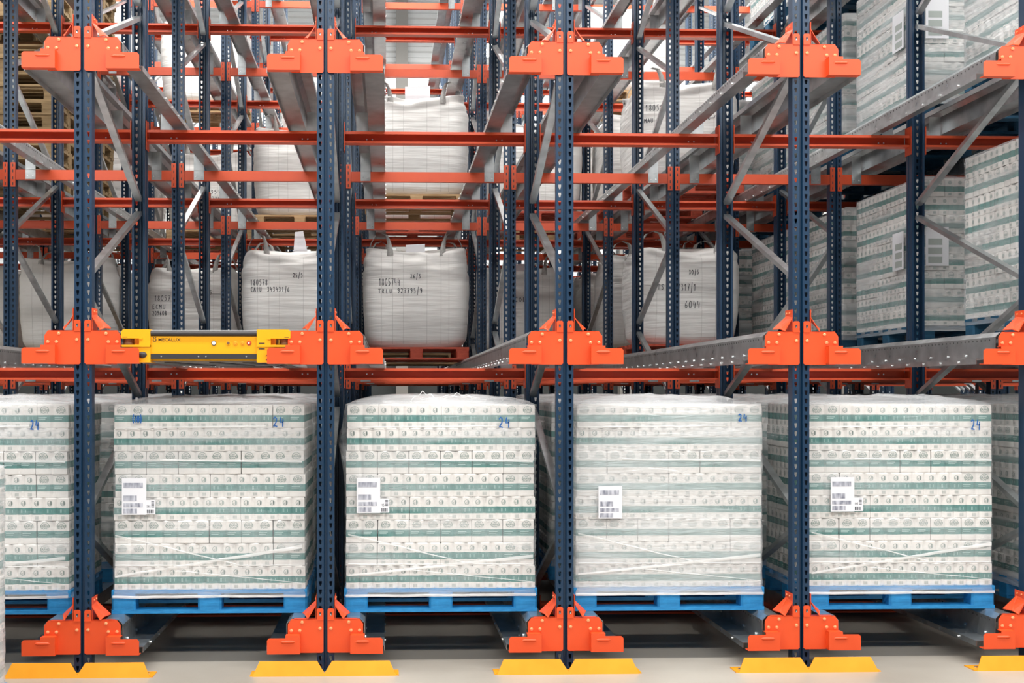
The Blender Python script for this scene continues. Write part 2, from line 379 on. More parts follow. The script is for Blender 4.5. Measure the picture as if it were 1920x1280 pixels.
# rails: profile for the right-hand side of a post line (s=+1), mirrored for the left
def rail_mesh(s, l):
    mb = MB(); L = 18.0; g = M['galv']
    prof = [(.128,-.035),(.128,0),(.205,0),(.236,-.03),(.236,-.165),(.355,-.165),(.355,-.198)]
    prof = [(s*x, z) for x, z in prof]
    mb.sheet(prof, 0, L, .003*(-s), g)
    k = 0; y = .12
    while y < L:
        mb.cyl((s*.2365,y,-.135), .008, s*.006, 'x', M['zinc'], 6); mb.cyl((s*.3555,y+.1,-.182), .007, s*.006, 'x', M['zinc'], 6); y += .24 if y < 8 else .48
    y = .06
    while y < 7:
        mb.box(*(sorted((s*.2362, s*.2372))), y, y+.010, -.052, -.042, M['galv_dark']); y += .05
    return mesh_of(mb, 'rail')
RM = {s: rail_mesh(s, 0) for s in (-1, 1)}
hp = {}
for s in (-1, 1):
    a = MB(); x0, x1 = sorted((s*.14, s*.226)); a.box(x0, x1, 0, .003, -.279, -.035, M['galv']); a.box(x0,x1,-.0,.05,-.199,-.196, M['galv'])
    for dx in (.02,.065): a.cyl((x0+dx,-.004,-.25), .007, .005, 'y', M['zinc'], 6)
    hp[s] = mesh_of(a, 'hanger_plate')
rails = 0
for l in range(5):
    for c in range(-11, 16):
        for s in (1, -1):
            x = colx(c)+s*.2
            vis = False
            for Y in [0.05]+[i*.5 for i in range(1, 32)]:
                q = proj(x, Y, RAILTOP[l])
                if -10 < q[0] < 1930 and -20 < q[1] < 1300: vis = True; break
            if not vis: continue
            if l <= 1 and Y > 5: continue
            if l == 2 and Y > 8: continue
            rails += 1
            side = 'right' if s == 1 else 'left'
            t = tag(empty('pallet_rail', (colx(c), .012, RAILTOP[l])), f"galvanised rail on {side} side, {LEV[l]}, {linename(c)}", 'rail', f'galvanised shuttle rails at the {LEV[l]}')
            new('rail_profile', RM[s], t)
            for r in range(1, 8):
                if l == 0: break
                q = proj(x, ROWS[r], RAILTOP[l]-.15)
                if -10 < q[0] < 1930 and -10 < q[1] < 1290:
                    new('hanger_plate', hp[s], t, (0, ROWS[r]-.022 if r%2==0 else ROWS[r]+.105, 0))

# front brackets with entry guides
def bracket_parts():
    P = {}
    for s in (-1, 1):
        def X(*a): return sorted(s*v for v in a)
        a = MB(); body = [(.012,0),(.205,0),(.226,-.03),(.226,-.1),(.205,-.203),(.022,-.203),(.012,-.195)]
        a.prism([(s*x, z) for x, z in body], -.012, -.007, M['orange'])
        a.prism([(s*x, z) for x, z in [(.05,-.0035),(.19,-.0035),(.19,0),(.05,0)]], -.012, .03, M['orange'])
        P['face_plate', s] = mesh_of(a)
        a = MB(); x0, x1 = X(.012, .052)
        pl = [(x0,0),(x1,0),(x1,.055),(x1-.006,.063),(x0+.006,.063),(x0,.055)]; a.prism(pl, -.013, -.008, M['orange'])
        xm = s*.0325; a.box(xm-.006,xm+.006,-.0136,-.0128,.022,.040, M['dark']); a.prism([(xm-.004,.022),(xm+.004,.022),(xm,.034)], -.0142, -.0136, M['zinc'])
        a.prism([(x0,-.006),(x1,-.006),(x1,0),(x0,0)], -.016, -.008, M['orange'])
        P['hook_tab', s] = mesh_of(a)
        a = MB(); x0, x1 = X(.0555, .0585); a.box(x0,x1,-.012,.11,-.0,.135, M['orange'])
        for yy in (.03,.08): a.cyl((s*.0585,yy,.115), .006, s*.005, 'x', M['bolt'], 6)
        P['side_plate', s] = mesh_of(a)
        a = MB(); q = [(s*.057,-.016,.088),(s*.107,-.022,.004),(s*.125,.02,.020),(s*.145,.09,.020),(s*.060,.09,.10)]
        o2 = [(x-s*.001, y, z-.005) for x, y, z in q]
        a.add(q+o2, [(0,1,2,3,4),(9,8,7,6,5)]+[(i,(i+1)%5,5+(i+1)%5,5+i) for i in range(5)], M['orange'])
        P['entry_flap', s] = mesh_of(a)
        a = MB(); arm = [(.150,-.089),(.236,-.089),(.236,-.105),(.334,-.105),(.346,-.117),(.346,-.200),(.150,-.200)]
        a.prism([(s*x, z) for x, z in arm], -.062, -.057, M['orange'])
        x0, x1 = X(.150, .155); a.box(x0,x1,-.06,-.010,-.2,-.089, M['orange'])
        x0, x1 = X(.150, .236); a.box(x0,x1,-.06,-.010,-.093,-.089, M['orange'])
        x0, x1 = X(.150, .346); a.box(x0,x1,-.06,-.010,-.2,-.196, M['orange'])
        P['arm_plate', s] = mesh_of(a)
        a = MB(); rows = []
        for i in range(9):
            for j in range(5):
                t = -1+2*i/8; u = math.pi*j/4; w = math.sqrt(max(0,1-abs(t)**6))
                rows.append((s*.2235+.045*t, -.062-.007*math.sin(u)*w, -.127+.009*math.cos(u)*w))
        a.add(rows, [(i*5+j,(i+1)*5+j,(i+1)*5+j+1,i*5+j+1) for i in range(8) for j in range(4)], M['orange'], True)
        P['pressed_rib', s] = mesh_of(a)
    a = MB(); a.cyl((0,0,0), .0105, -.005, 'y', M['bolt'], 6); a.cyl((0,-.005,0), .0085, -.003, 'y', M['bolt'], 6, .004); P['bolt'] = mesh_of(a)
    return P
BP = bracket_parts()
LN = {0:'floor level', 1:'shuttle level', 2:'level above the shuttle'}
for c in range(1, 6):
    for l in range(3):
        t = tag(empty('rail_bracket', (colx(c), 0, RAILTOP[l])), f"orange rail bracket, {LN[l]}, {linename(c)}", 'bracket', 'orange rail end brackets on the front posts')
        for s in (-1, 1):
            for nme in ('face_plate','hook_tab','side_plate','entry_flap'): new(nme, BP[nme, s], t)
            arm = new('arm_plate', BP['arm_plate', s], t); new('pressed_rib', BP['pressed_rib', s], arm)
            for x, z in ((.033,-.056),(.14,-.018),(.205,-.068),(.154,-.068)): new('bolt', BP['bolt'], t, (s*x, -.012, z))

# yellow floor guards with a V notch at the post
GY = -.135
for c in range(1, 6):
    t = tag(empty('floor_guard', (colx(c)-.0, GY, 0)), f"yellow steel floor guard with pointed notch, {linename(c)}", 'guard', 'yellow floor guards at the rack feet')
    for s in (-1, 1):
        a = MB(); q = [(0,.018),(.044,.085),(.385,.085),(.425,.0),(0,0)]
        vs = [(s*x, .022*(z/.085), z) for x, z in q]+[(s*x, .006+.022*(z/.085), z) for x, z in q]
        a.add(vs, [(0,1,2,3,4),(9,8,7,6,5)]+[(i,(i+1)%5,5+(i+1)%5,5+i) for i in range(5)], M['guard'])
        a.build('guard_plate', t)
        a = MB(); a.box(*sorted((s*.01, s*.44)), .006, .13, 0, .006, M['guard']); a.cyl((s*.40,.06,.006), .012, .008, 'z', M['zinc'], 6); a.build('base_flange', t)

# ------------------------------------------------------------------ pallets
def pallet_meshes(m, w=1.2, d=.8):
    P = {}
    a = MB(); 
    n = 5 if d < 1 else 7
    for i in range(n):
        y = i*(d-.10)/(n-1); a.box(-w/2, w/2, y, y+.10, .122, .144, m)
    for x in (-w/2, -.0725, w/2-.145): a.box(x, x+.145, 0, d, .100, .1218, m)
    P['deck'] = mesh_of(a)
    a = MB(); r = .012; x0, x1, y0, y1 = 0, .145, 0, .12
    a.prism([(x0+r,y0),(x1-r,y0),(x1,y0+r),(x1,y1-r),(x1-r,y1),(x0+r,y1),(x0,y1-r),(x0,y0+r)], .022, .100, m, 'z'); P['block'] = mesh_of(a)
    a = MB(); a.box(-w/2, w/2, 0, .10, 0, .022, m); P['bottom_board'] = mesh_of(a)
    return P
PM = {'blue': pallet_meshes(M['bluepal']), 'blue_deep': pallet_meshes(M['shadepal'], 1.2, 1.15), 'red': pallet_meshes(M['redpal'], 1.2, 1.15), 'wood': pallet_meshes(M['wood'], 1.2, 1.15), 'old': pallet_meshes(M['wood_brown'], 1.2, 1.0)}
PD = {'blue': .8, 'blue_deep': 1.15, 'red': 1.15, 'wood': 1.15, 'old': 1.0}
def pallet(kind, x, y, z, label, group, rz=0, name=None):
    t = tag(empty(name or {'blue':'blue_pallet','blue_deep':'blue_pallet','red':'red_pallet','wood':'wooden_pallet','old':'wooden_pallet'}[kind], (x,y,z), rz), label, 'pallet', group)
    P = PM[kind]; d = PD[kind]
    new('deck', P['deck'], t)
    for bx in (-.6, -.0725, .455):
        for by in (0, d/2-.06, d-.12): new('block', P['block'], t, (bx, by, 0))
    for by in (0, d/2-.05, d-.10): new('bottom_board', P['bottom_board'], t, (0, by, 0))
    return t

# ------------------------------------------------------------------ tissue packs and wrapped loads
PH = .1425
def pack_outline(w, nw, d, nd, seg):
    """plan outline of a pack, w wide with nw rolls along x and d deep with nd rolls along y; centred"""
    pts = []
    def side(L, n, seg):
        o = []
        for i in range(n):
            for j in range(seg):
                t = j/seg; o.append(((i+t)*L/n, -.012+.011*math.sin(math.pi*t)**.6 if j else -.0135))
        return o
    w2, d2 = w-.001, d-.001
    for (L, n, org, rot) in ((w2, nw, (-w2/2,-d2/2), 0), (d2, nd, (w2/2,-d2/2), 1), (w2, nw, (w2/2,d2/2), 2), (d2, nd, (-w2/2,d2/2), 3)):
        for k, (u, v) in enumerate(side(L, n, seg)):
            v = -v      # inward
            if k == 0: u, v = .004, .004
            c, s = ((1,0),(0,1),(-1,0),(0,-1))[rot]
            pts.append((org[0]+u*c-v*s, org[1]+u*s+v*c))
    return pts
def pack_geo(mb, w, nw, d, nd, seg, detail, ox=0, oy=0, oz=0, jit=(0,0,0)):
    base = pack_outline(w, nw, d, nd, seg); n = len(base); rings = []
    for z, s in ((0,.985),(.004,1),(.038,1),(.080,1),(PH-.008,.998),(PH-.0005,.97)):
        rings += [(ox+jit[0]+x*s, oy+jit[1]+y*s, oz+jit[2]+z) for x, y in base]
    for k, m in enumerate(('tissue','tissue','band','tissue','tissue')):
        mb.add(rings[k*n:(k+2)*n], [(i,(i+1)%n,n+(i+1)%n,n+i) for i in range(n)], M[m])
    mb.add(rings[5*n:], [tuple(range(n))], M['tissue'])
    e = .0014
    for rot in range(4):
        L, k, D = (w, nw, d) if rot % 2 == 0 else (d, nd, w)
        big = k == 2
        c, s = ((1,0),(0,1),(-1,0),(0,-1))[rot]
        def put(pts2, faces, m, cx, cz):
            vs = []
            for (u, v) in pts2:
                x, y = cx+u, -D/2+.002-e
                vs.append((ox+jit[0]+x*c-y*s, oy+jit[1]+x*s+y*c, oz+jit[2]+cz+v))
            mb.add(vs, faces, M[m])
        def arc(cx, cz, r, a0, a1, w_, m, seg=10):
            p = []
            for i in range(seg+1):
                a = a0+(a1-a0)*i/seg; p += [(r*math.cos(a), r*math.sin(a)), ((r-w_)*math.cos(a), (r-w_)*math.sin(a))]
            put(p, [(2*i,2*i+1,2*i+3,2*i+2) for i in range(seg)], m, cx, cz)
        def rect(cx, cz, a, b, m): put([(-a,-b),(a,-b),(a,b),(-a,b)], [(0,1,2,3)], m, cx, cz)
        for i in range(k):
            cx = -L/2+(i+.5)*L/k
            if big:
                if detail:
                    arc(cx, .108, .027, -.35, math.pi+.35, .0022, 'ink_green', 14)
                    for txt, dz, sz in (('GRAND', .002, .0165), ('PONT', -.0125, .0165)):
                        V, F = text_geo(txt, sz); put(V, F, 'ink_green', cx, .108+dz)
                    put([(-.012,.012),(-.004,.020),(0,.014),(.004,.020),(.012,.012),(0,.010)], [(0,1,2,5),(5,2,3,4)], 'ink_pale', cx, .108)
                    rect(cx-.012, .066, .026, .0022, 'band_text'); rect(cx-.016, .056, .022, .0018, 'band_text')
                else:
                    arc(cx, .106, .026, 0, 2*math.pi, .004, 'ink_pale', 8); rect(cx, .103, .019, .008, 'ink_pale')
            else:
                if detail:
                    arc(cx, .108, .0165, math.pi*.5, math.pi*1.5, .0022, 'ink_green', 8)
                    put([(.001,-.0165),(.009,-.0135),(.013,-.007),(.0145,0),(.013,.008),(.009,.014),(.001,.0165)], [(0,1,2,3,4,5,6)], 'ink_pale', cx, .108)
                    rect(cx+.006, .108, .002, .011, 'ink_green'); rect(cx-.006, .104, .003, .005, 'ink_pale')
                    for q in (-.016,-.010): rect(cx+q, .06, .0012, .011, 'band_text')
                    rect(cx+.012, .06, .0012, .009, 'band_text')
                    for q in range(5): rect(cx-.010+q*.005, .019, .0014, .010, 'ink_pale')
                else:
                    arc(cx, .108, .016, 0, 2*math.pi, .016, 'ink_pale', 6); rect(cx, .019, .012, .009, 'ink_pale')
def long_pack(detail):
    a = MB(); pack_geo(a, .4, 5, .2, 2, 6, detail); return mesh_of(a, 'tissue_pack', False)
def short_pack(detail):
    a = MB(); pack_geo(a, .2, 2, .4, 5, 6, detail); return mesh_of(a, 'tissue_pack', False)
LP, SP = long_pack(True), short_pack(True)
PAT = ['P1','P2','P3','P1','P2','P3','P1','P2']       # top layer first
def layout(pat, d):
    """list of (kind, cx, cy); x from -.6 to .6, y from 0 to d"""
    nd2, nd4 = round(d/.2), round(d/.4); o = []
    if pat == 'P2':
        for i in range(3):
            for j in range(nd2): o.append(('L', -.4+.4*i, .1+.2*j))
    elif pat == 'P3':
        for i in range(6):
            for j in range(nd4): o.append(('S', -.5+.2*i, .2+.4*j))
    else:
        for sx in (-1, 1):
            for j in range(nd4): o.append(('S', sx*.5, .2+.4*j))
            for j in range(nd2): o.append(('L', sx*.2, .1+.2*j))
    return o
def lite_load(d, seed):
    rnd = random.Random(seed); a = MB()
    for k, pat in enumerate(PAT):
        for kind, x, y in layout(pat, d):
            if .45 > abs(x)+.0 and .25 < y < d-.25 and abs(x) < .35: continue
            j = (rnd.uniform(-.005,.005), rnd.uniform(-.006,.006), 0)
            if kind == 'L': pack_geo(a, .4, 5, .2, 2, 3, False, x*.975, y, (7-k)*PH, j)
            else: pack_geo(a, .2, 2, .4, 5, 3, False, x*.975, y, (7-k)*PH, j)
    return mesh_of(a, 'tissue_packs', False)
LITE = {(.8, 0): lite_load(.8, 1), (.8, 1): lite_load(.8, 2), (1.2, 0): lite_load(1.2, 3), (1.2, 1): lite_load(1.2, 4)}
HL = 8*PH
def film_mesh(d, seed, m, tight=.010, crumple=1.0, flare=0.0, mtop='film_side'):
    rnd = random.Random(seed); a = MB(); w2 = .587+tight; d0, d1 = -tight, d+tight; R = .035; nz = 34
    out = []
    def corner(cx, cy, a0):
        for i in range(4): t = a0+math.pi/2*i/3; out.append((cx+R*math.cos(t), cy+R*math.sin(t)))
    corner(w2-R, d0+R, -math.pi/2)
    for i in range(1, 14): out.append((w2, d0+R+(d1-d0-2*R)*i/14))
    corner(w2-R, d1-R, 0)
    for i in range(1, 20): out.append((w2-R-(2*w2-2*R)*i/20, d1))
    corner(-w2+R, d1-R, math.pi/2)
    for i in range(1, 14): out.append((-w2, d1-R-(d1-d0-2*R)*i/14))
    corner(-w2+R, d0+R, math.pi)
    for i in range(1, 20): out.append((-w2+R+(2*w2-2*R)*i/20, d0))
    n = len(out); vs = []
    for k in range(nz+1):
        z = -.045+(HL+.052)*k/nz
        for (x, y) in out:
            nn = noise.noise(Vector((x*3+seed, y*3, z*14)))*.004*crumple+noise.noise(Vector((x*9, y*9+seed, z*40)))*.002*crumple
            s = 1+nn/.6*1.0
            top = max(0, (z-HL+.02)/.03); s *= 1-.010*top
            bot = max(0, (.0-z)/.045); s *= 1+.015*bot
            yy = d/2+(y-d/2)*s; xx = x*s
            if flare and x < -.5: xx -= flare*max(0, .25-abs(z-.9))*(.4+.6*noise.noise(Vector((y*5, z*6, seed))))
            vs.append((xx, yy, z))
    a.add(vs, [(k*n+i, k*n+(i+1)%n, (k+1)*n+(i+1)%n, (k+1)*n+i) for k in range(nz) for i in range(n)], M[m], True)
    side = mesh_of(a, 'stretch_film', True)
    a = MB(); g = 26; vs = []      # crumpled top, gathered towards the middle
    for j in range(g+1):
        for i in range(g+1):
            u, v = -1+2*i/g, -1+2*j/g; r = max(abs(u), abs(v))
            h = .012+.040*(1-r**3)+(.022*noise.noise(Vector((u*3+seed, v*3, 0)))+.016*abs(noise.noise(Vector((u*8, v*8, seed)))))*(1-r**6)
            if r > .99: h = .0
            vs.append((u*(w2-.003), d/2+v*(d/2+tight-.003), HL+max(h, .004 if r < .99 else 0)))
    a.add(vs, [(j*(g+1)+i, j*(g+1)+i+1, (j+1)*(g+1)+i+1, (j+1)*(g+1)+i) for j in range(g) for i in range(g)], M[mtop], True)
    top = mesh_of(a, 'top_film', True)
    return side, top
def strip(a, p0, p1, w0, w1, y, m, wob=.004, seed=0, n=24):
    vs = []
    for i in range(n+1):
        t = i/n; x = p0[0]+(p1[0]-p0[0])*t; z = p0[1]+(p1[1]-p0[1])*t+wob*noise.noise(Vector((x*6, seed, 0))); w = (w0+(w1-w0)*t)/2
        yy = y+.002*noise.noise(Vector((x*9, z*9, seed)))
        vs += [(x, yy, z-w), (x, yy-.0015, z), (x, yy, z+w)]
    a.add(vs, [(3*i+k,3*i+k+1,3*i+k+4,3*i+k+3) for i in range(n) for k in (0,1)], m, True)
def tube(a, pts, r, m, n=6):
    vs = []
    for i, p in enumerate(pts):
        p = Vector(p); q = Vector(pts[min(i+1,len(pts)-1)]); o = Vector(pts[max(i-1,0)]); d = (q-o).normalized()
        u = d.cross(Vector((0,0,1))); u = u.normalized() if u.length > 1e-3 else Vector((1,0,0)); v = d.cross(u)
        for k in range(n): t = 2*math.pi*k/n; vs.append(tuple(p+u*r*math.cos(t)+v*r*math.sin(t)))
    a.add(vs, [(i*n+k, i*n+(k+1)%n, (i+1)*n+(k+1)%n, (i+1)*n+k) for i in range(len(pts)-1) for k in range(n)], m, True)
FILM = {}
def load(x, y, z, d, label, group, front=False, film='film', seed=0, marks=(), slip=None, extra=None, flare=0, rz=0, crumple=1.0):
    t = tag(empty('wrapped_tissue_load', (x, y, z), rz), label, 'wrapped load', group)
    if front:
        rnd = random.Random(seed)
        for k, pat in enumerate(PAT):
            lx = rnd.uniform(-.004, .004)
            for kind, px, py in layout(pat, d):
                sag = -.006*(1-(px/.6)**2)*(1 if k % 3 else .3)
                new('tissue_pack', LP if kind == 'L' else SP, t, (px*.975+lx+rnd.uniform(-.003,.003), py+rnd.uniform(-.004,.004), (7-k)*PH), rnd.uniform(-.008,.008))
    else:
        new('tissue_packs', LITE[(d, seed % 2)], t)
    key = (d, film, seed if front else seed % 2, flare)
    if key not in FILM: FILM[key] = film_mesh(d, seed+3, film, crumple=crumple, flare=flare)
    new('stretch_film', FILM[key][0], t); new('top_film', FILM[key][1], t)
    if front:
        F = -.0165
        a = MB(); strip(a, (-.575,.34),(.2,.15),.010,.006,F,M['film_white'],seed=seed); strip(a, (-.575,.085),(.572,.265 if seed % 2 else .20),.012,.022,F-.002,M['film_white'],seed=seed+4)
        strip(a, (-.575,.155),(.572,.150),.007,.005,F-.001,M['film_white'],seed=seed+9); strip(a, (-.59,-.040),(.59,-.038),.016,.016,-.024,M['film_white'],seed=seed+5)
        strip(a, (-.2,.12),(.572,.04),.006,.004,F-.001,M['film_white'],seed=seed+6); strip(a, (-.575,1.0),(.35,1.01),.010,.007,F-.001,M['film_white'],seed=seed+7)
        strip(a, (-.3,.80),(.572,.79),.008,.012,F-.0015,M['film_white'],seed=seed+8)
        a.build('film_fold', t)
        if slip:
            lx, lz, w, h = slip
            a = MB(); a.box(lx-w/2, lx+w/2, F-.008, F-.0065, lz-h/2, lz+h/2, M['paper']); s = a.build('delivery_label', t)
            a = MB()
            for zz, hh, ww in ((.30,.14,.80),(-.05,.15,.55),(-.24,.11,.80),(-.40,.13,.56)):
                a.box(lx-w*.44, lx-w*.44+w*ww, F-.0088, F-.0082, lz+h*(zz-hh/2), lz+h*(zz+hh/2), M['print'])
            a.build('blurred_print', s)
            if seed != 24:
                a = MB(); x0 = lx+w/2; a.box(x0-.02, x0+.055, F-.0062, F-.0055, lz-h*.49, lz-h*.10, M['paper']); b = a.build('barcode_slip', t)
                a = MB()
                for q in range(7): a.box(x0+.004+q*.006, x0+.007+q*.006 if q % 2 else x0+.0085+q*.006, F-.0066, F-.0063, lz-h*.46, lz-h*.36, M['pen'])
                for q in range(5): a.box(x0+.030, x0+.048, F-.0066, F-.0063, lz-h*.30+q*.008, lz-h*.30+q*.008+.004, M['pen'])
                write(a, '64145', x0-.015, lz-h*.31, .042, .015, lambda xx, zz: F-.0065, .002, M['pen'])
                a.build('barcode', b)
        for txt, mx, mz, w, h in marks:
            a = MB(); write(a, txt, mx, mz, w, h, lambda xx, zz: F-.003, .0075, M['pen_blue']); a.build('ink_number', t)
    if extra: extra(t)
    return t

PTOP = RAILTOP[0]+.144
LOADX = [colx(b)+PITCH/2 for b in range(0, 6)]
def mk(px, py, Y, cx): 
    X, Z = at(px, py, Y); return X-cx, Z-PTOP-.001
FY = .19
lanes = {  # bay: (centre offset, film, seed, label position px, marks)
 0: (0, 'film', 20, None, [('24', 58, 806, 19, 18)]),
 1: (0, 'film', 21, (253, 930, 45, 68), [('(10)', 249, 792, 19, 13), ('24', 512, 800, 24, 18)]),
 2: (-.02, 'film', 22, (691, 928, 44, 66), [('24', 934, 802, 25, 20)]),
 3: (-.04, 'film_thick', 24, (1143, 941, 45, 61), [('24', 1382, 790, 20, 14)]),
 4: (-.02, 'film', 23, (1577, 926, 45, 65), [('24', 1817, 806, 22, 20)]),
 5: (0, 'film_side', 25, None, []),
}
LBL = {0:"film-wrapped tissue load cut by the left edge, 24 in blue", 1:"film-wrapped tissue load under the yellow shuttle, marked (10) and 24",
 2:"film-wrapped tissue load directly below the big bag marked 1805744", 3:"tissue load in thick milky film with white label, centre right",
 4:"tissue load with sharp green bands, rightmost complete one on the floor rails", 5:"tissue load cut by the right edge at floor level"}
PBL = {0:"blue pallet under the tissue load at the left edge", 1:"blue pallet under the tissue load below the yellow shuttle", 2:"blue pallet under the tissue load below bag 1805744",
 3:"blue pallet under the milky-film tissue load", 4:"blue pallet under the rightmost complete tissue load", 5:"blue pallet at the right edge, mostly cut off"}
for b, (off, film, seed, slip, marks) in lanes.items():
    cx = LOADX[b]+off; s = FPX/(DIST+FY)
    sl = None
    if slip:
        lx, lz = mk(slip[0], slip[1], FY, cx); sl = (lx, lz, slip[2]/s, slip[3]/s)
    mks = []
    for txt, px, py, w, h in marks:
        mx, mz = mk(px, py, FY, cx); mks.append((txt, mx, mz, w/s, h/s))
    ex = None
    if b == 2:
        def ex(t):
            a = MB()
            for k, (x0, x1, yy, h) in enumerate(((-.18,-.02,.12,.055),(.02,.22,.10,.045),(-.12,.30,.16,.03))):
                tube(a, [(x0+(x1-x0)*i/14, yy+.02*math.sin(i*.9+k), HL+.03+h*.8*math.sin(math.pi*i/14)*(1+.3*math.sin(i*1.3))) for i in range(15)], .0022, M['film_white'])
            a.build('film_tail', t)
    load(cx, FY, PTOP+.002, .8, LBL[b], 'front tissue loads on the floor rails', True, film, seed, mks, sl, ex, flare=.35 if b in (2,4) else 0)
    pallet('blue', cx, FY-.005, RAILTOP[0]+.001, PBL[b], 'blue pallets under the front tissue loads', rz=0)
# loads behind the front ones, floor level
for b in range(-2, 9):
    for k in range(1, 5):
        if b > 5 and k < 2: continue
        y = FY+.02+k*1.16; cx = colx(b)+PITCH/2+(.03 if (b+k) % 2 else -.02)
        q0 = proj(cx-.6, y, 1.6)[0]; q1 = proj(cx+.6, y, 1.6)[0]
        if q1 < 0 or q0 > 1920: continue
        lab = f"tissue load {ORD[k+1]} from aisle, floor level, {bayname(b)}"
        load(cx, y, PTOP+.002, .8, lab, 'tissue loads further in on the floor rails', False, 'film_side', b+k+10)
        pallet('blue', cx, y, RAILTOP[0]+.001, f"blue pallet {ORD[k+1]} from aisle, floor level, {bayname(b)}", 'blue pallets further in on the floor rails')
# right-hand bays, upper levels
for l in (1, 2):
    for k, (y, dx, px) in enumerate(((-.12, .0, 0), (1.80, .0, 0), (3.28, .0, 0), (4.62, -.02, 0), (6.35, 0, 0), (7.8, 0, 0))):
        cx = colx(5)+PITCH/2+dx
        if k == 0: y = -.08
        lab = f"tissue load on the {LEV[l]}, rightmost bay, {ORD[k+1]} from the aisle"
        def ex(t, l=l, k=k):
            if k != 1: return
            a = MB(); a.box(-.6-.016, -.6-.0145, .22, .42, .46, .76, M['paper']); s = a.build('side_label', t)
            a = MB()
            for q in range(3): a.box(-.6-.0168, -.6-.0162, .25, .37, .48+q*.07, .53+q*.07, M['ink_pale'])
            a.build('side_print', s)
            a = MB(); a.box(-.55, -.37, -.016, -.0145, .46, .76, M['paper']); s = a.build('front_label', t)
            a = MB()
            for q in range(3): a.box(-.53, -.42, -.0168, -.0162, .48+q*.07, .53+q*.07, M['ink_pale'])
            a.build('front_print', s)
        load(cx, y, RAILTOP[l]+.146, 1.2, lab, 'tissue loads in the rightmost upper bays', False, 'film_side' if l == 1 else 'film_loose', 30+k, extra=ex, rz=0)
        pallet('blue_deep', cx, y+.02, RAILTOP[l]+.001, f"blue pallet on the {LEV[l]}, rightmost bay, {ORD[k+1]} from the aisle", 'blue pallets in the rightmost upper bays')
DEPTH = {}
def nth(key):
    DEPTH[key] = DEPTH.get(key, 0)+1
    return ORD[DEPTH[key]]
for l, b, y in sorted(((2,6,2.2),(2,6,3.6),(3,5,1.9),(3,5,3.3),(3,5,4.75),(3,6,2.6),(1,6,2.4),(1,6,4.0),(2,6,5.2),(1,6,5.6),(3,6,4.2),(2,5,9.3),(4,5,4.0))):
    w_ = nth(('load',l,b))
    cx = colx(b)+PITCH/2
    load(cx, y, RAILTOP[l]+.146, 1.2, f"tissue load {w_} deep, {LEV[l]}, {bayname(b)}", 'tissue loads deep in the right-hand bays', False, 'film_side', 40+b+l)
    pallet('blue_deep', cx, y+.02, RAILTOP[l]+.001, f"shade-toned blue pallet {w_} deep, {LEV[l]}, {bayname(b)}", 'blue pallets deep in the right-hand bays')

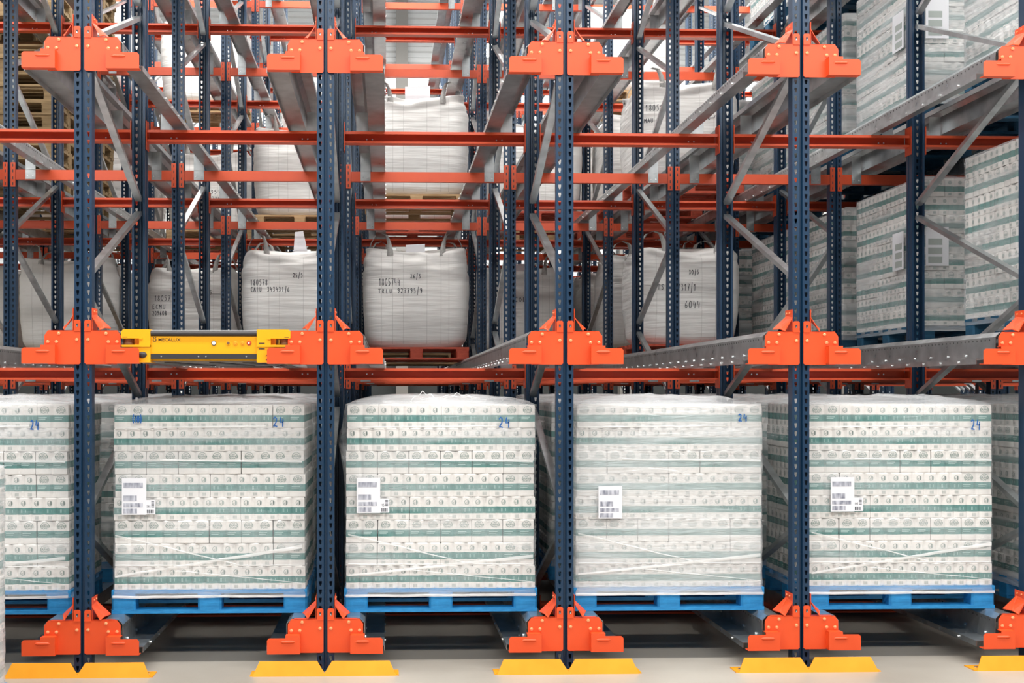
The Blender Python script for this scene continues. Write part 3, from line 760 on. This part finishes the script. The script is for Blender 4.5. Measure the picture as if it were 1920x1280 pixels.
# ------------------------------------------------------------------ big bags
class Bag:
    def __init__(s, A=.60, B=.52, H=1.17, seed=0, peak=.10, lean=0):
        s.A, s.B, s.H, s.seed, s.peak, s.lean = A, B, H, seed, peak, lean
    def prof(s, t):       # width factor over the height 0..1
        return .93+.10*math.sin(math.pi*min(1,max(0,t*.80+.10)))**.8 - .03*max(0,t-.75)/.25 - .12*(max(0,.10-t)/.10)**2
    def n(s, t): return 3.6+4.0*t
    def xy(s, th, t):
        n = s.n(t); c, q = math.cos(th), math.sin(th); r = (abs(c)**n+abs(q)**n)**(-1/n); f = s.prof(t)
        x, y = c*r*s.A*f, q*r*s.B*f
        z = t*s.H
        w = .010*noise.noise(Vector((x*2+s.seed, y*2, z*2)))+.008*noise.noise(Vector((x*4+s.seed, y*4, z*18)))*(.5+t)
        w += .060*max(0,(t-.68)/.32)*noise.noise(Vector((x*5+s.seed, y*5, z*9)))
        k = 1+w/max(.3, math.hypot(x, y))
        return x*k, y*k
    def topz(s, x, y):
        u, v = abs(x)/s.A, abs(y)/s.B
        c = min(1, (u*.95)**3)*min(1, (v*1.0)**2)
        return s.peak*(c-.55)+.02*noise.noise(Vector((x*5+s.seed, y*5, 1)))
    def front(s, x, z, raw=False):
        t = z/s.H
        if not raw:
            for _ in range(4): t = (z-s.topz(x, -s.B*.97)*max(0,(t-.6)/.4)**1.5)/s.H
        t = max(0, min(1, t)); best = 1e9; y = -s.B
        n = s.n(t); f = s.prof(t); u = min(.999, abs(x)/(s.A*f)); y = -s.B*f*(1-u**n)**(1/n)
        th = math.atan2(y/s.B, x/s.A)
        # refine by sampling the wrinkled ring near that angle
        for i in range(-24, 25):
            a = th+i*.005; X, Y = s.xy(a, t)
            if abs(X-x) < best: best = abs(X-x); y = Y
        return y
    def mesh(s):
        a = MB(); na, nt = 112, 56; vs = []
        for k in range(nt+1):
            t = k/nt
            for i in range(na):
                x, y = s.xy(2*math.pi*i/na, t); vs.append((x, y, t*s.H+s.topz(x, y)*max(0,(t-.6)/.4)**1.5))
        f = [(k*na+i, k*na+(i+1)%na, (k+1)*na+(i+1)%na, (k+1)*na+i) for k in range(nt) for i in range(na)]
        for j in range(1, 9):
            q = (1-j/8.0)
            for i in range(na):
                x, y, z = vs[nt*na+i]
                h = s.H+(s.topz(x, y))*q**.7+.05*math.sin(math.pi*(1-q)*.5)*0-.02*(1-q)+.02*noise.noise(Vector((x*q*6+s.seed, y*q*6, 3)))*(1-q)
                vs.append((x*q if q else x*.001, y*q if q else y*.001, h))
            b = nt+j-1
            f += [(b*na+i, b*na+(i+1)%na, (b+1)*na+(i+1)%na, (b+1)*na+i) for i in range(na)]
        a.add(vs, f, M['bag'], True); a.add(vs[:na], [tuple(range(na))[::-1]], M['bag'])
        return mesh_of(a, 'bag_body')
    def seams(s):
        a = MB()
        for x in (-.40, -.27, -.15, .28, .37, .12):
            w = .0014; vs = []
            for k in range(30):
                z = s.H*(.03+.94*k/29)
                zz = z+s.topz(x, -s.B)*max(0,(z/s.H-.6)/.4)**1.5
                y = s.front(x, z, True)-.003; vs += [(x-w, y, zz), (x+w, y, zz)]
            a.add(vs, [(2*k,2*k+1,2*k+3,2*k+2) for k in range(29)], M['seam'])
        return mesh_of(a, 'seam', False)
    def loop(s, sx, sy):
        a = MB(); H = s.H; top = H+s.topz(s.A*.9, s.B*.9); f = s.front(sx*.30, H*.92); w = .035
        yb = f*1.0
        path = [(sx*.30,yb-.006,H-.13),(sx*.30,yb-.008,H-.07),(sx*.305,yb-.008,top-.03),(sx*.315,yb+.01,top+.04),(sx*.34,yb+.05,top+.12),(sx*.40,yb+.11,top+.155),(sx*.47,yb+.17,top+.13),(sx*.52,yb+.21,top+.05),(sx*.545,yb+.235,top-.03),(sx*.585,yb+.25,H-.12)]
        vs = []
        for i, p in enumerate(path):
            k = min(1, i/5); d = Vector((sx*(1-.75*k), .75*k, 0)).normalized(); w_ = .036-.010*min(1,i/4)
            for q in (-1, 1):
                for o in (0, .004): vs.append((p[0]+d.x*w_*q, (p[1]+d.y*w_*q+o)*(1 if sy < 0 else -1), p[2]))
        F = []
        for i in range(len(path)-1):
            b = i*4
            F += [(b,b+2,b+6,b+4),(b+1,b+3,b+7,b+5),(b,b+1,b+5,b+4),(b+2,b+3,b+7,b+6)]
        a.add(vs, F, M['strap'], True); return mesh_of(a, 'lifting_loop')
BAGS = [Bag(seed=s, peak=p) for s, p in ((1.3, .17), (5.1, .21), (9.7, .14))]
BM = [(b, b.mesh(), b.seams(), {(sx, sy): b.loop(sx, sy) for sx in (-1,1) for sy in (-1,1)}) for b in BAGS]
DEPTH = {}
def nth(key):
    DEPTH[key] = DEPTH.get(key, 0)+1
    return ORD[DEPTH[key]+1]
def bag(px, Y, l, variant, label, kind, plabel, texts=(), bay=None, pouch=None, scale=1.0, rz=0, loops=((-1,-1),(1,-1),(-1,1),(1,1))):
    """px: pixel column of the bag's centre; Y: distance of its front behind the front posts"""
    b, me, se, lo = BM[variant]
    cx = at(px, 600, Y)[0]; z = RAILTOP[l]+.147
    t = tag(empty('big_bag', (cx, Y+b.B, z), rz), label, 'big bag', 'white big bags on the upper rails'); t.scale = (scale, 1, scale if scale < 1 else 1)
    new('bag_body', me, t); new('seam', se, t)
    for k in loops: new('lifting_loop', lo[k], t)
    for txt, tx, ty, w, h in texts:
        X, Z = at(tx, ty, Y); s = FPX/(DIST+Y); a = MB()
        write(a, txt, (X-cx)/scale, (Z-z)/t.scale[2], w/s/scale, h/s/t.scale[2], lambda xx, zz: b.front(xx, zz)-.007, .0062, M['pen']); a.build('handwriting', t)
    if pouch:
        x0, x1, z0, z1, lean = pouch; a = MB()
        a.add([(x0,-.42,z0),(x1,-.42,z0),(x1-lean,-.40,z1),(x0+lean*.3,-.40,z1*.99),(x0,-.418,z0),(x1,-.418,z0),(x1-lean,-.398,z1),(x0+lean*.3,-.398,z1*.99)], [(0,1,2,3),(7,6,5,4),(0,4,5,1),(1,5,6,2),(2,6,7,3),(3,7,4,0)], M['paper']); a.build('document_pouch', t)
    p = pallet(kind, cx, Y+.0, RAILTOP[l]+.001, plabel, 'pallets under the big bags')
    return t
bag(781, 6.15, 1, 0, "white big bag marked 1805744 and TRLU 927795/9", 'red', "red pallet under the big bag marked TRLU",
    [('1805744',710,536,41,14),('26/5',769,522,21,8),('TRLU',709,550,28,8),('927795/9',745,550,48,10)], pouch=(-.12,.10,1.09,1.19,.0))
bag(549, 6.20, 1, 1, "white big bag marked 180578 and CAIU 343431/6, above the shuttle", 'wood', "pallet under the big bag marked 180578, mostly hidden behind the shuttle",
    [('180578',469,535,34,11),('CAIU',470,547,22,9),('343431/6',501,547,43,9),('25/5',549,520,20,8)], pouch=(0,.16,1.10,1.34,.05))
bag(360, 8.1, 1, 1, "white big bag marked ECMU 209608, left above the shuttle", 'wood', "pallet under the big bag marked ECMU 209608",
    [('18057',289,564,32,10),('ECMU',285,579,27,8),('209608',285,591,29,8),('5',393,552,6,8)])
bag(122, 7.3, 1, 2, "unmarked greyish big bag at far left, shuttle level", 'wood', "pallet under the unmarked big bag at far left")
bag(978, 8.2, 1, 2, "white big bag lettered COL, partly hidden left of a front post", 'wood', "pallet under the big bag lettered COL", [('COL',965,566,22,9)], pouch=(-.1,.12,1.1,1.2,.02))
bag(1296, 5.2, 1, 1, "white big bag marked 6044 and 7317/1, beside the tissue stacks", 'red', "red pallet under the big bag beside the tissue stacks",
    [('30/5',1291,514,20,8),('TS',1232,543,14,10),('7317/1',1270,545,36,13),('6044',1283,578,31,14)], scale=.93)
bag(781, 6.2, 2, 2, "white big bag above the one marked 1805744, plain front", 'wood', "wooden pallet under the plain big bag in the level above 1805744", pouch=(-.13,.16,1.02,1.27,.0))
bag(562, 7.8, 2, 0, "plain white big bag directly above the one marked 180578", 'wood', "wooden pallet under the plain big bag above 180578")
bag(392, 9.2, 2, 1, "white big bag marked 357, upper left centre", 'wood', "wooden pallet under the big bag marked 357", [('G',402,350,6,5),('357',395,364,20,8),('0124',395,375,20,7)] if False else [('357',395,364,20,8),('024',397,376,18,7)])
bag(150, 8.4, 2, 0, "white big bag behind the leftmost front post, upper level", 'wood', "wooden pallet under the big bag behind the leftmost front post")
bag(1005, 7.4, 2, 0, "plain white big bag left of the third front post, upper level", 'red', "red pallet under the plain big bag near the third front post")
bag(1292, 5.2, 2, 2, "white big bag marked 18058 and MAU with small arrow", 'red', "red pallet under the big bag marked MAU",
    [('18058',1210,208,34,12),('MAU',1208,230,18,8),('<',1325,226,9,7)], scale=.93)
n = 0
for l, b, Y in sorted(((1,1,8.2),(1,2,8.2),(1,0,9.8),(1,-1,9.1),(1,3,10),(1,4,6.75),(1,4,8.6),(2,2,8.4),(2,1,9.6),(2,3,9.2),(2,4,6.95),(2,-1,9.9),(1,5,9.6),(1,-2,8),(2,-2,9),(1,0,11.4),(2,0,11),(2,4,8.9),(3,4,8.2),(3,0,9),(3,1,11.5),(3,-1,8.2))):
    w_ = nth(('bag',l,b))
    cx = colx(b)+PITCH/2; px = proj(cx, Y, 3)[0]
    bag(px, Y, l, (l+b+int(Y)) % 3, f"white big bag {w_} from aisle, {LEV[l]}, {bayname(b)}", 'wood' if (b+l) % 2 else 'red', f"bag pallet {w_} from aisle, {LEV[l]}, {bayname(b)}")

# stacks of empty wooden pallets, upper left
st = MB()
def stack(b, l, Y, nn, wh):
    cx = colx(b)+PITCH/2
    for k in range(nn):
        t = tag(empty('wooden_pallet', (cx+random.uniform(-.015,.015), Y+random.uniform(-.02,.02), RAILTOP[l]+.002+k*.1455), 0), f"brown pallet, {ORD[k+1]} from the bottom, {wh}", 'pallet', 'stacks of empty brown pallets upper left')
        P = PM['old']; new('deck', P['deck'], t)
        for bx in (-.6, -.0725, .455):
            for by in (0, .44, .88): new('block', P['block'], t, (bx, by, 0))
        for by in (0, .45, .90): new('bottom_board', P['bottom_board'], t, (0, by, 0))
stack(-1, 2, 5.0, 10, 'lower stack left of the front posts'); stack(-1, 3, 5.0, 10, 'upper stack left of the front posts'); stack(-1, 2, 6.4, 9, 'rear lower stack left of the posts')
stack(-2, 2, 6.6, 10, 'lower stack at the left edge'); stack(-2, 3, 6.6, 10, 'upper stack at the left edge'); stack(-1, 3, 6.5, 9, 'rear upper stack left of the posts')

# ------------------------------------------------------------------ yellow pallet shuttle
SX = colx(1)+PITCH/2; SZ = 1.858
sh = tag(empty('pallet_shuttle', (SX, -.006, SZ)), "yellow pallet shuttle with black bumper strip, number 2", 'shuttle')
def spx(px, py): X, Z = at(px, py, -.006); return X-SX, Z-SZ
Y_, K_, R_ = M['yellow'], M['dark'], M['rubber']
a = MB()
a.prism([(-.425,.012),(.425,.012),(.425,.178),(-.425,.178)], .03, 1.12, Y_); a.build('chassis', sh)
a = MB(); a.box(-.40,.40,.05,1.10,.004,.0118, M['steel'])
for x0 in (-.25,.02,.22): a.prism([(x0,.05),(x0+.07,.05),(x0+.17,1.0),(x0+.10,1.0)], .0, .0039, K_, 'z')
a.build('underplate', sh)
xl, xr = spx(283,0)[0], spx(482,0)[0]
a = MB(); a.prism([(xl,.052),(xr,.052),(xr,.157),(xl,.157)], .0, .03, Y_); pn = a.build('front_panel', sh)
a = MB()
prof = []
for i in range(9):
    t = -math.pi/2+math.pi*i/8; prof.append((.006-.022*math.cos(t), .1745+.0165*math.sin(t)))
prof += [(.03,.191),(.03,.158)]
a.prism(prof, xl, xr, R_, 'x'); a.build('bumper_strip', sh)
a = MB(); a.box(xl, xr, -.008, .03, .022, .051, M['dark'])
for q in (.1,.45,.52,.9): a.cyl((xl+(xr-xl)*q,-.008,.036), .005, -.003, 'y', M['zinc'], 6)
a.build('lower_strip', sh)
a = MB(); a.box(xl, xr, .0, .5, .1911, .194, M['clad']); a.build('top_deck', sh)
for s, pxs, nm in ((-1, (228,283,250,262), 'drive_module'), (1, (545,482,515,508), 'drive_module')):
    xo, xi, xn, xm = [spx(p, 0)[0] for p in pxs]
    a = MB(); z = lambda py: spx(0, py)[1]
    r = .012*s
    def oct_(x0, x1, z0, z1, c=.012):
        s2 = 1 if x1 > x0 else -1
        return [(x0+c*s2*(-1 if False else 1),z0),(x1,z0),(x1,z1),(x0+c*s2*1.2,z1),(x0,z1-c*1.4),(x0,z0+c*.2)]
    a.prism(oct_(xo, xi, z(634), z(617), .010), -.016, .14, Y_)          # upper lobe over the guide wheel
    a.prism([(xm,z(650)),(xi,z(650)),(xi,z(634)),(xm,z(634))], -.016, .14, Y_)
    a.prism([(xo+s*-.004,z(650)),(xi,z(650)),(xi,z(646)),(xo+s*-.004,z(646))], -.022, .14, Y_)
    a.prism([(xn+(-s)*.0,z(676)),(xn+(-s)*.008,z(679)),(xi,z(679)),(xi,z(650)),(xn,z(650))], -.016, .14, Y_)
    a.prism([(xm,z(636)),(xm+(-s)*.02,z(636)),(xm+(-s)*.02,z(633)),(xm,z(633))], -.022, -.0, Y_)
    m_ = a.build(nm, sh)
    a = MB(); cxw = (xo+xm)/2; a.cyl((xo+(-s)*.035, .045, z(645.5)), .034, .034, 'z', M['wheel'], 20, smooth=True); a.cyl((xo+(-s)*.035, .045, z(646)), .012, .04, 'z', K_, 8); a.build('guide_wheel', sh)
    a = MB(); a.box(*sorted((xo+(-s)*.008, xo+(-s)*.036)), -.0172, -.0165, z(631.8), z(630.8), K_)
    a.build('cover_slit', m_); a = MB()
    if s < 0:
        ox, oz = spx(268, 665); vs = []
        n_ = 20
        for rr, yy in ((1, -.0162), (.8, -.027), (.4, -.031)): vs += [(ox+.0275*rr*math.cos(2*math.pi*i/n_), yy, oz+.019*rr*math.sin(2*math.pi*i/n_)) for i in range(n_)]
        a.add(vs, [(k*n_+i, k*n_+(i+1)%n_, (k+1)*n_+(i+1)%n_, (k+1)*n_+i) for k in range(2) for i in range(n_)]+[tuple(range(2*n_, 3*n_))], R_, True)
        a.build('scanner_window', m_)
    else:
        for py in (643.5, 654): x0, z0 = spx(486, py); a = MB(); a.box(x0, x0+.035, -.0172, -.0165, z0-.003, z0+.003, K_); a.build('slot', m_)
        V, F = text_geo('2', .046); X0, Z0 = spx(502, 671); b2 = MB(); b2.add([(X0+u, -.0172, Z0+v) for u, v in V], F, K_); b2.build('number', m_)
V, F = text_geo('MECALUX', .026); X0, Z0 = spx(317.5, 637); a = MB(); a.add([(X0+u*1.12, -.0008, Z0+v) for u, v in V], F, M['pen'])
X0, Z0 = spx(290, 636)
for s in (-1, 1):
    a.add([(X0+s*.002,-.0008,Z0-.014),(X0+s*.010,-.0008,Z0-.010),(X0+s*.010,-.0008,Z0+.004),(X0+s*.006,-.0008,Z0+.002),(X0+s*.006,-.0008,Z0-.007),(X0,-.0008,Z0-.009)], [(0,1,2,3,4,5)], M['pen'])
    a.add([(X0+s*.003,-.0008,Z0+.004),(X0+s*.012,-.0008,Z0+.014),(X0+s*.008,-.0008,Z0+.015),(X0+s*.001,-.0008,Z0+.008)], [(0,1,2,3)], M['pen'])
a.build('lettering', pn)
M['led'] = mat('lit_indicator', (1,1,1), .3, emit=(1,1,.95), es=3)
for px, r, mm, ring in ((401,.010,'led','dark'),(428,.0095,'wheel','yellow'),(441.5,.010,'guard','guard'),(455,.010,'guard','guard'),(467,.010,'orange','redpal')):
    X0, Z0 = spx(px, 643); a = MB(); a.cyl((X0,0,Z0), r*1.45, -.004, 'y', M[ring], 16); a.cyl((X0,-.004,Z0), r, -.004, 'y', M[mm], 16, r*.7)
    if px == 467: a.cyl((X0,-.008,Z0), .004, -.001, 'y', M['led'], 8)
    a.build('indicator_lamp', pn)
# load standing in the aisle at the very left edge of the view
t = load(at(8, 900, -.8)[0]-.585, -1.6, .147, .8, "wrapped load in the aisle, only a sliver at the left edge", None, False, 'film_thick', 50)
pallet('blue', t.location.x, -1.6, .001, "pallet under the aisle load, hardly visible at the left edge", None)
